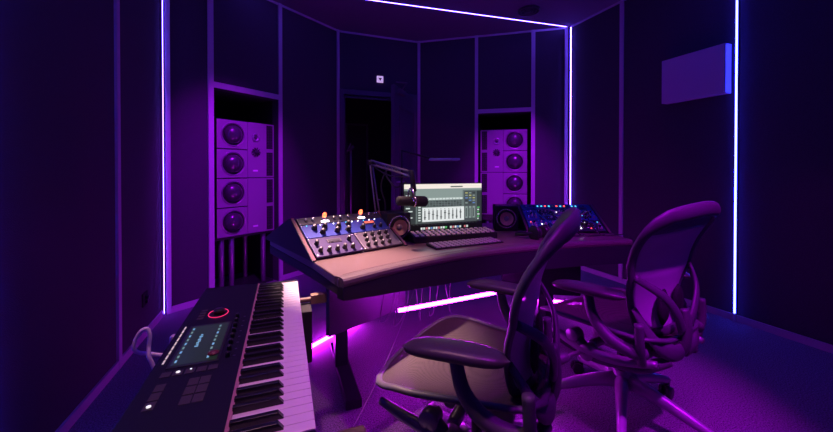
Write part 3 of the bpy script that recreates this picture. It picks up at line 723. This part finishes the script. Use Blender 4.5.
# ---------------------------------------------------------------- office chairs
def chair(loc,rz,base_rot,label,arm_turn=(12,-6),recline=0.):
    t=thing('office_chair',label,'chair',loc,rz,'mesh office chairs at the desk')
    # seat -------------------------------------------------
    def seat(u,v):     # u across -1..1, v back 0..front 1
        yy=-.235+v*.525; w=.205+.08*min(1,v*1.5); w=w*(1-.10*max(0,v-.75)*4*.6)
        # rounded corners
        cf=1.
        if v>.82: cf=math.sqrt(max(0,1-((v-.82)/.18)**2*.55))
        if v<.12: cf=math.sqrt(max(0,1-((.12-v)/.12)**2*.45))
        x=u*w*cf; z=.462+.012*v-.020*(1-u*u)*math.sin(PI*min(1,v*1.1))-.055*max(0,(v-.72)/.28)**2 + .02*abs(u)**3
        return (x,yy+.03*(1-u*u)*max(0,v-.6)/.4,z)
    MB().grid(lambda a,b:seat(a*2-1,b),20,20,.005,PELS).build('seat_mesh',t)
    ring=[seat(1,v/14) for v in range(15)]+[seat(1-2*k/10,1) for k in range(1,10)]+[seat(-1,1-v/14) for v in range(15)]+[seat(-1+2*k/10,0) for k in range(1,10)]
    MB().sweep(ring,.012,FRM,closed=True,n=10,flat=.75,up=(0,0,1)).build('seat_frame',t)
    for s in(-1,1):   # lower side rails under seat
        pts=crom([(s*.19,-.24,.40),(s*.235,-.12,.375),(s*.25,.02,.365),(s*.25,.15,.385),(s*.24,.25,.405)],6)
        MB().sweep(pts,lerpl([.014,.020,.022,.018,.012],len(pts)),FRM2,n=10).build('side_rail',t)
    # back -------------------------------------------------
    def bw(v): 
        w=.150+.112*math.sin(min(1,v/.85)*PI/2)**1.2
        if v>.86: w*=math.sqrt(max(0,1-((v-.86)/.14)**2*.42))
        if v<.10: w*=math.sqrt(max(0,1-((.10-v)/.10)**2*.35))
        return w
    def byz(v):
        z=.475+v*.495
        yy=-.195+.018*math.sin(min(v,.5)/.5*PI)-.015*v-.105*max(0,(v-.5)/.5)**2.1-recline*v
        return yy,z
    def bk(u,v):
        yy,z=byz(v); w=bw(v)
        z+=.022*(1-u*u)*max(0,(v-.7)/.3)
        return (u*w,yy+.045*abs(u)**2.2*(1-.3*v)-.0,z)
    MB().grid(lambda a,b:bk((a*2-1)*.97,.02+b*.83),20,24,.004,PELL).build('back_mesh',t)
    MB().grid(lambda a,b:bk((a*2-1)*.97,.85+b*.14),20,6,.006,PELD).build('upper_band',t)
    ring=[bk(1,v/18) for v in range(19)]+[bk(1-2*k/12,1) for k in range(1,12)]+[bk(-1,1-v/18) for v in range(19)]+[bk(-1+2*k/12,0) for k in range(1,12)]
    rr=[]
    for k in range(len(ring)):
        z=ring[k][2]; rr.append(.021+.011*max(0,(z-.62))/.40)
    MB().sweep(ring,rr,FRM,closed=True,n=12,flat=.48,up=(0,1,0)).build('back_frame',t)
    # lumbar pads
    for s in(-1,1):
        yy,z=byz(.22)
        MB().lathe([(.002,-.012),(.030,-.010),(.040,0),(.030,.010),(.002,.012)],BLKM,M.Translation((s*.062,yy-.02,z+.0))@M.Diagonal((1.05,1,1.9,1))@M.Rotation(PI/2,4,'X'),18).build('lumbar_pad',t)
    # spine yoke: Y shaped bracket
    sp=crom([(0,-.12,.36),(0,-.20,.37),(0,-.245,.42),(0,-.258,.50),(0,-.250,.58)],6)
    MB().sweep(sp,lerpl([.03,.032,.030,.026,.02],len(sp)),FRM,n=12,flat=.7).build('spine',t)
    for s in(-1,1):
        a=bk(s*1.0,.50)
        pts=crom([(s*.025,-.252,.50),(s*.075,-.255,.575),(s*.145,-.235,.655),(a[0]-s*.004,a[1]-.010,a[2])],6)
        MB().sweep(pts,lerpl([.026,.022,.018,.014],len(pts)),FRM,n=10,flat=.5,up=(0,1,0)).build('yoke_arm',t)
        pts=crom([(s*.02,-.245,.41),(s*.10,-.245,.425),(s*.165,-.215,.475),(bk(s,.2)[0]+s*.004,bk(s,.2)[1]-.010,.585)],6)
        MB().sweep(pts,lerpl([.034,.034,.026,.016],len(pts)),FRM,n=12,flat=.45,up=(0,1,0)).build('lower_bracket',t)
    # tilt mechanism
    MB().box((-.085,-.14,.325),(.085,.10,.395),FRM).build('tilt_mechanism',t,.02,3)
    MB().cyl((-.20,.02,.372),(.20,.02,.372),.020,FRM2).build('cross_shaft',t)
    for s in(-1,1):
        for yy,zz,r in((.075,.405,.030),(.01,.355,.034)):
            MB().cyl((s*.215,yy,zz),(s*.268,yy,zz),r,FRM2,n=20).build('pivot_boss',t)
        lk=crom([(s*.24,.075,.405),(s*.245,.04,.375),(s*.24,.005,.350),(s*.22,-.09,.352),(s*.18,-.18,.36),(s*.10,-.24,.39)],5)
        MB().sweep(lk,lerpl([.022,.024,.028,.024,.024,.02],len(lk)),FRM,n=10).build('side_link',t)
    for s in(-1,1):
        kn=MB().cyl((s*.24,.03,.352),(s*.335,.055,.335),.009,FRM2,n=10).build('control_stalk',t)
        MB().cyl((s*.325,.052,.337),(s*.372,.066,.328),.019,FRM,.023,n=16).build('control_knob',kn)
    # arms
    for s,tw in((-1,arm_turn[0]),(1,arm_turn[1])):
        st=crom([(s*.225,-.215,.440),(s*.265,-.185,.445),(s*.286,-.105,.475),(s*.294,-.045,.54),(s*.293,-.02,.625)],7)
        MB().sweep(st,lerpl([.020,.024,.024,.021,.019],len(st)),FRM,n=12,flat=1.0,up=(s,0,0)).build('arm_support',t)
        MB().sweep(crom([(s*.235,-.205,.40),(s*.262,-.212,.47),(s*.264,-.208,.56)],5),.017,FRM,n=10).build('arm_post',t)
        T=M.Translation((s*.293,-.02,.643))@M.Rotation(R(tw),4,'Z')
        pd=MB(); rows=[]
        L=.150; nn=16
        vs=[];fs=[];K=16
        for i in range(nn+1):
            a=i/nn*2-1; q_=math.sqrt(max(0.0,1-abs(a)**3.2)); wv=.047*q_+.0008; th=.019*q_+.0006
            zc=.004-.010*a*a*(1 if a>0 else .4)
            for k in range(K):
                p=2*PI*k/K; cx_=math.cos(p);sy=math.sin(p)
                vs.append(T@V((wv*math.copysign(abs(cx_)**.7,cx_),a*L+.005,zc+th*math.copysign(abs(sy)**.8,sy))))
        for i in range(nn):
            for k in range(K): k2=(k+1)%K; fs.append((i*K+k,i*K+k2,(i+1)*K+k2,(i+1)*K+k))
        fs.append(tuple(range(K))); fs.append(tuple(reversed(range(nn*K,(nn+1)*K))))
        pd.add(vs,[tuple(reversed(f)) for f in fs],PADA,True); pd.build('arm_pad',t)
    # column and base
    MB().cyl((0,0,.20),(0,0,.335),.020,BLK).build('gas_column',t)
    MB().lathe([(.030,.10),(.038,.115),(.040,.17),(.036,.205),(.026,.212)],BASE).build('hub',t)
    for k in range(5):
        a=R(base_rot+72*k); c,s=math.cos(a),math.sin(a)
        pts=[(c*r,s*r,z) for r,z in((.025,.165),(.09,.158),(.18,.135),(.27,.105),(.335,.082),(.355,.077))]
        MB().sweep(pts,[.030,.027,.023,.019,.016,.010],BASE,n=10,flat=1.15,up=(0,0,1)).build('leg',t)
        cr=R(base_rot*3+100*k+40); T=M.Translation((c*.342,s*.342,0))@M.Rotation(cr,4,'Z')
        cs=MB().cyl(T@V((0,0,.06)),T@V((0,0,.085)),.008,FRM2,n=8)
        cs.box((-.008,-.03,.018),(.008,.012,.066),BLK,T); cs=cs.build('caster',t,.004)
        for sx in(-1,1):
            MB().cyl(T@V((sx*.009,-.018,.029)),T@V((sx*.027,-.018,.029)),.029,BLK,n=20).build('wheel',cs)
    return t
chair((1.475,1.185,0),R(10),64.9,'dark mesh office chair on the right, its back turned to the viewer',(14,-6))
chair((.634,1.072,0),R(44),50,'dark mesh office chair in front, seen side-on and cut by the picture bottom',(6,-6))

# ---------------------------------------------------------------- lights
def spot(name,loc,tgt,e,col,size,blend=.6,rad=.05):
    l=bpy.data.lights.new(name,'SPOT'); l.energy=e; l.color=col; l.spot_size=R(size); l.spot_blend=blend; l.shadow_soft_size=rad
    o=bpy.data.objects.new(name,l); COL.objects.link(o); o.location=loc; o.rotation_euler=(V(tgt)-V(loc)).to_track_quat('-Z','Y').to_euler(); return o
def area(name,loc,tgt,e,col,sx,sy):
    l=bpy.data.lights.new(name,'AREA'); l.energy=e; l.color=col; l.shape='RECTANGLE'; l.size=sx; l.size_y=sy
    o=bpy.data.objects.new(name,l); COL.objects.link(o); o.location=loc; o.rotation_euler=(V(tgt)-V(loc)).to_track_quat('-Z','Y').to_euler(); return o
def downlight(x,y,e,col,size,label,tgt=None,blend=.7):  # added lamps out of view, raising the brightness of the room
    t=thing('added_downlight',label,'light',(x,y,H))
    MB().lathe([(.05,0),(.055,-.006),(.048,-.014),(.038,-.014),(.036,-.002)],ALU,n=24).build('bezel',t)
    MB().lathe([(.035,-.003),(.035,-.006)],mat('added_downlight_glow_%d'%int(x*100+y*10),(.8,.8,.8),.5,emit=col,es=4),n=20).build('lens',t)
    spot('added_downlight_lamp',(x,y,H-.03),tgt or (x,y,0),e,col,size,blend)
downlight(.45,.95,70,(1,.42,.38),40,'added unseen warm ceiling downlight above the middle of the desk',(.62,1.72,.75),1.)
downlight(.08,2.30,1300,(1,.56,.56),20,'added unseen warm ceiling downlight behind the left rack wing',(.32,1.47,.75),1.)
downlight(-.1,.75,60,(1,.42,.58),46,'added unseen pinkish ceiling downlight above the synthesizer',(-.02,.95,.70))
downlight(.8,.3,115,(.62,.004,1),52,'added unseen magenta ceiling downlight nearest the front chair',(.85,.95,0))
downlight(1.45,-.1,300,(.58,.004,1),36,'added unseen violet ceiling downlight behind the right chair',(1.48,1.0,.75))
downlight(.25,2.35,290,(.44,.003,1),46,'added unseen magenta ceiling accent light aimed at the left wall loudspeaker',(-.42,3.6,1.0),1.)
downlight(2.05,2.40,310,(.44,.003,1),42,'added unseen magenta ceiling accent light aimed at the right wall loudspeaker',(2.64,3.6,1.0),1.)

# ---------------------------------------------------------------- world, camera, render look
w=bpy.data.worlds.new('world'); sc.world=w; w.use_nodes=True
w.node_tree.nodes['Background'].inputs[0].default_value=(.0,.0,.0,1); w.node_tree.nodes['Background'].inputs[1].default_value=0
cd=bpy.data.cameras.new('camera'); cam=bpy.data.objects.new('camera',cd); COL.objects.link(cam); sc.camera=cam
cam.location=(0,0,1.14); cam.rotation_euler=(R(90-.5),0,R(-20.73))
cd.sensor_width=36; cd.lens=350/833*36; cd.shift_y=-41.95/833; cd.clip_start=.02
sc.view_settings.view_transform='Standard'; sc.view_settings.look='None'; sc.view_settings.gamma=1; sc.view_settings.exposure=.18
sc.cycles.use_denoising=True; sc.cycles.max_bounces=6; sc.cycles.transparent_max_bounces=12
sc.cycles.sample_clamp_indirect=4
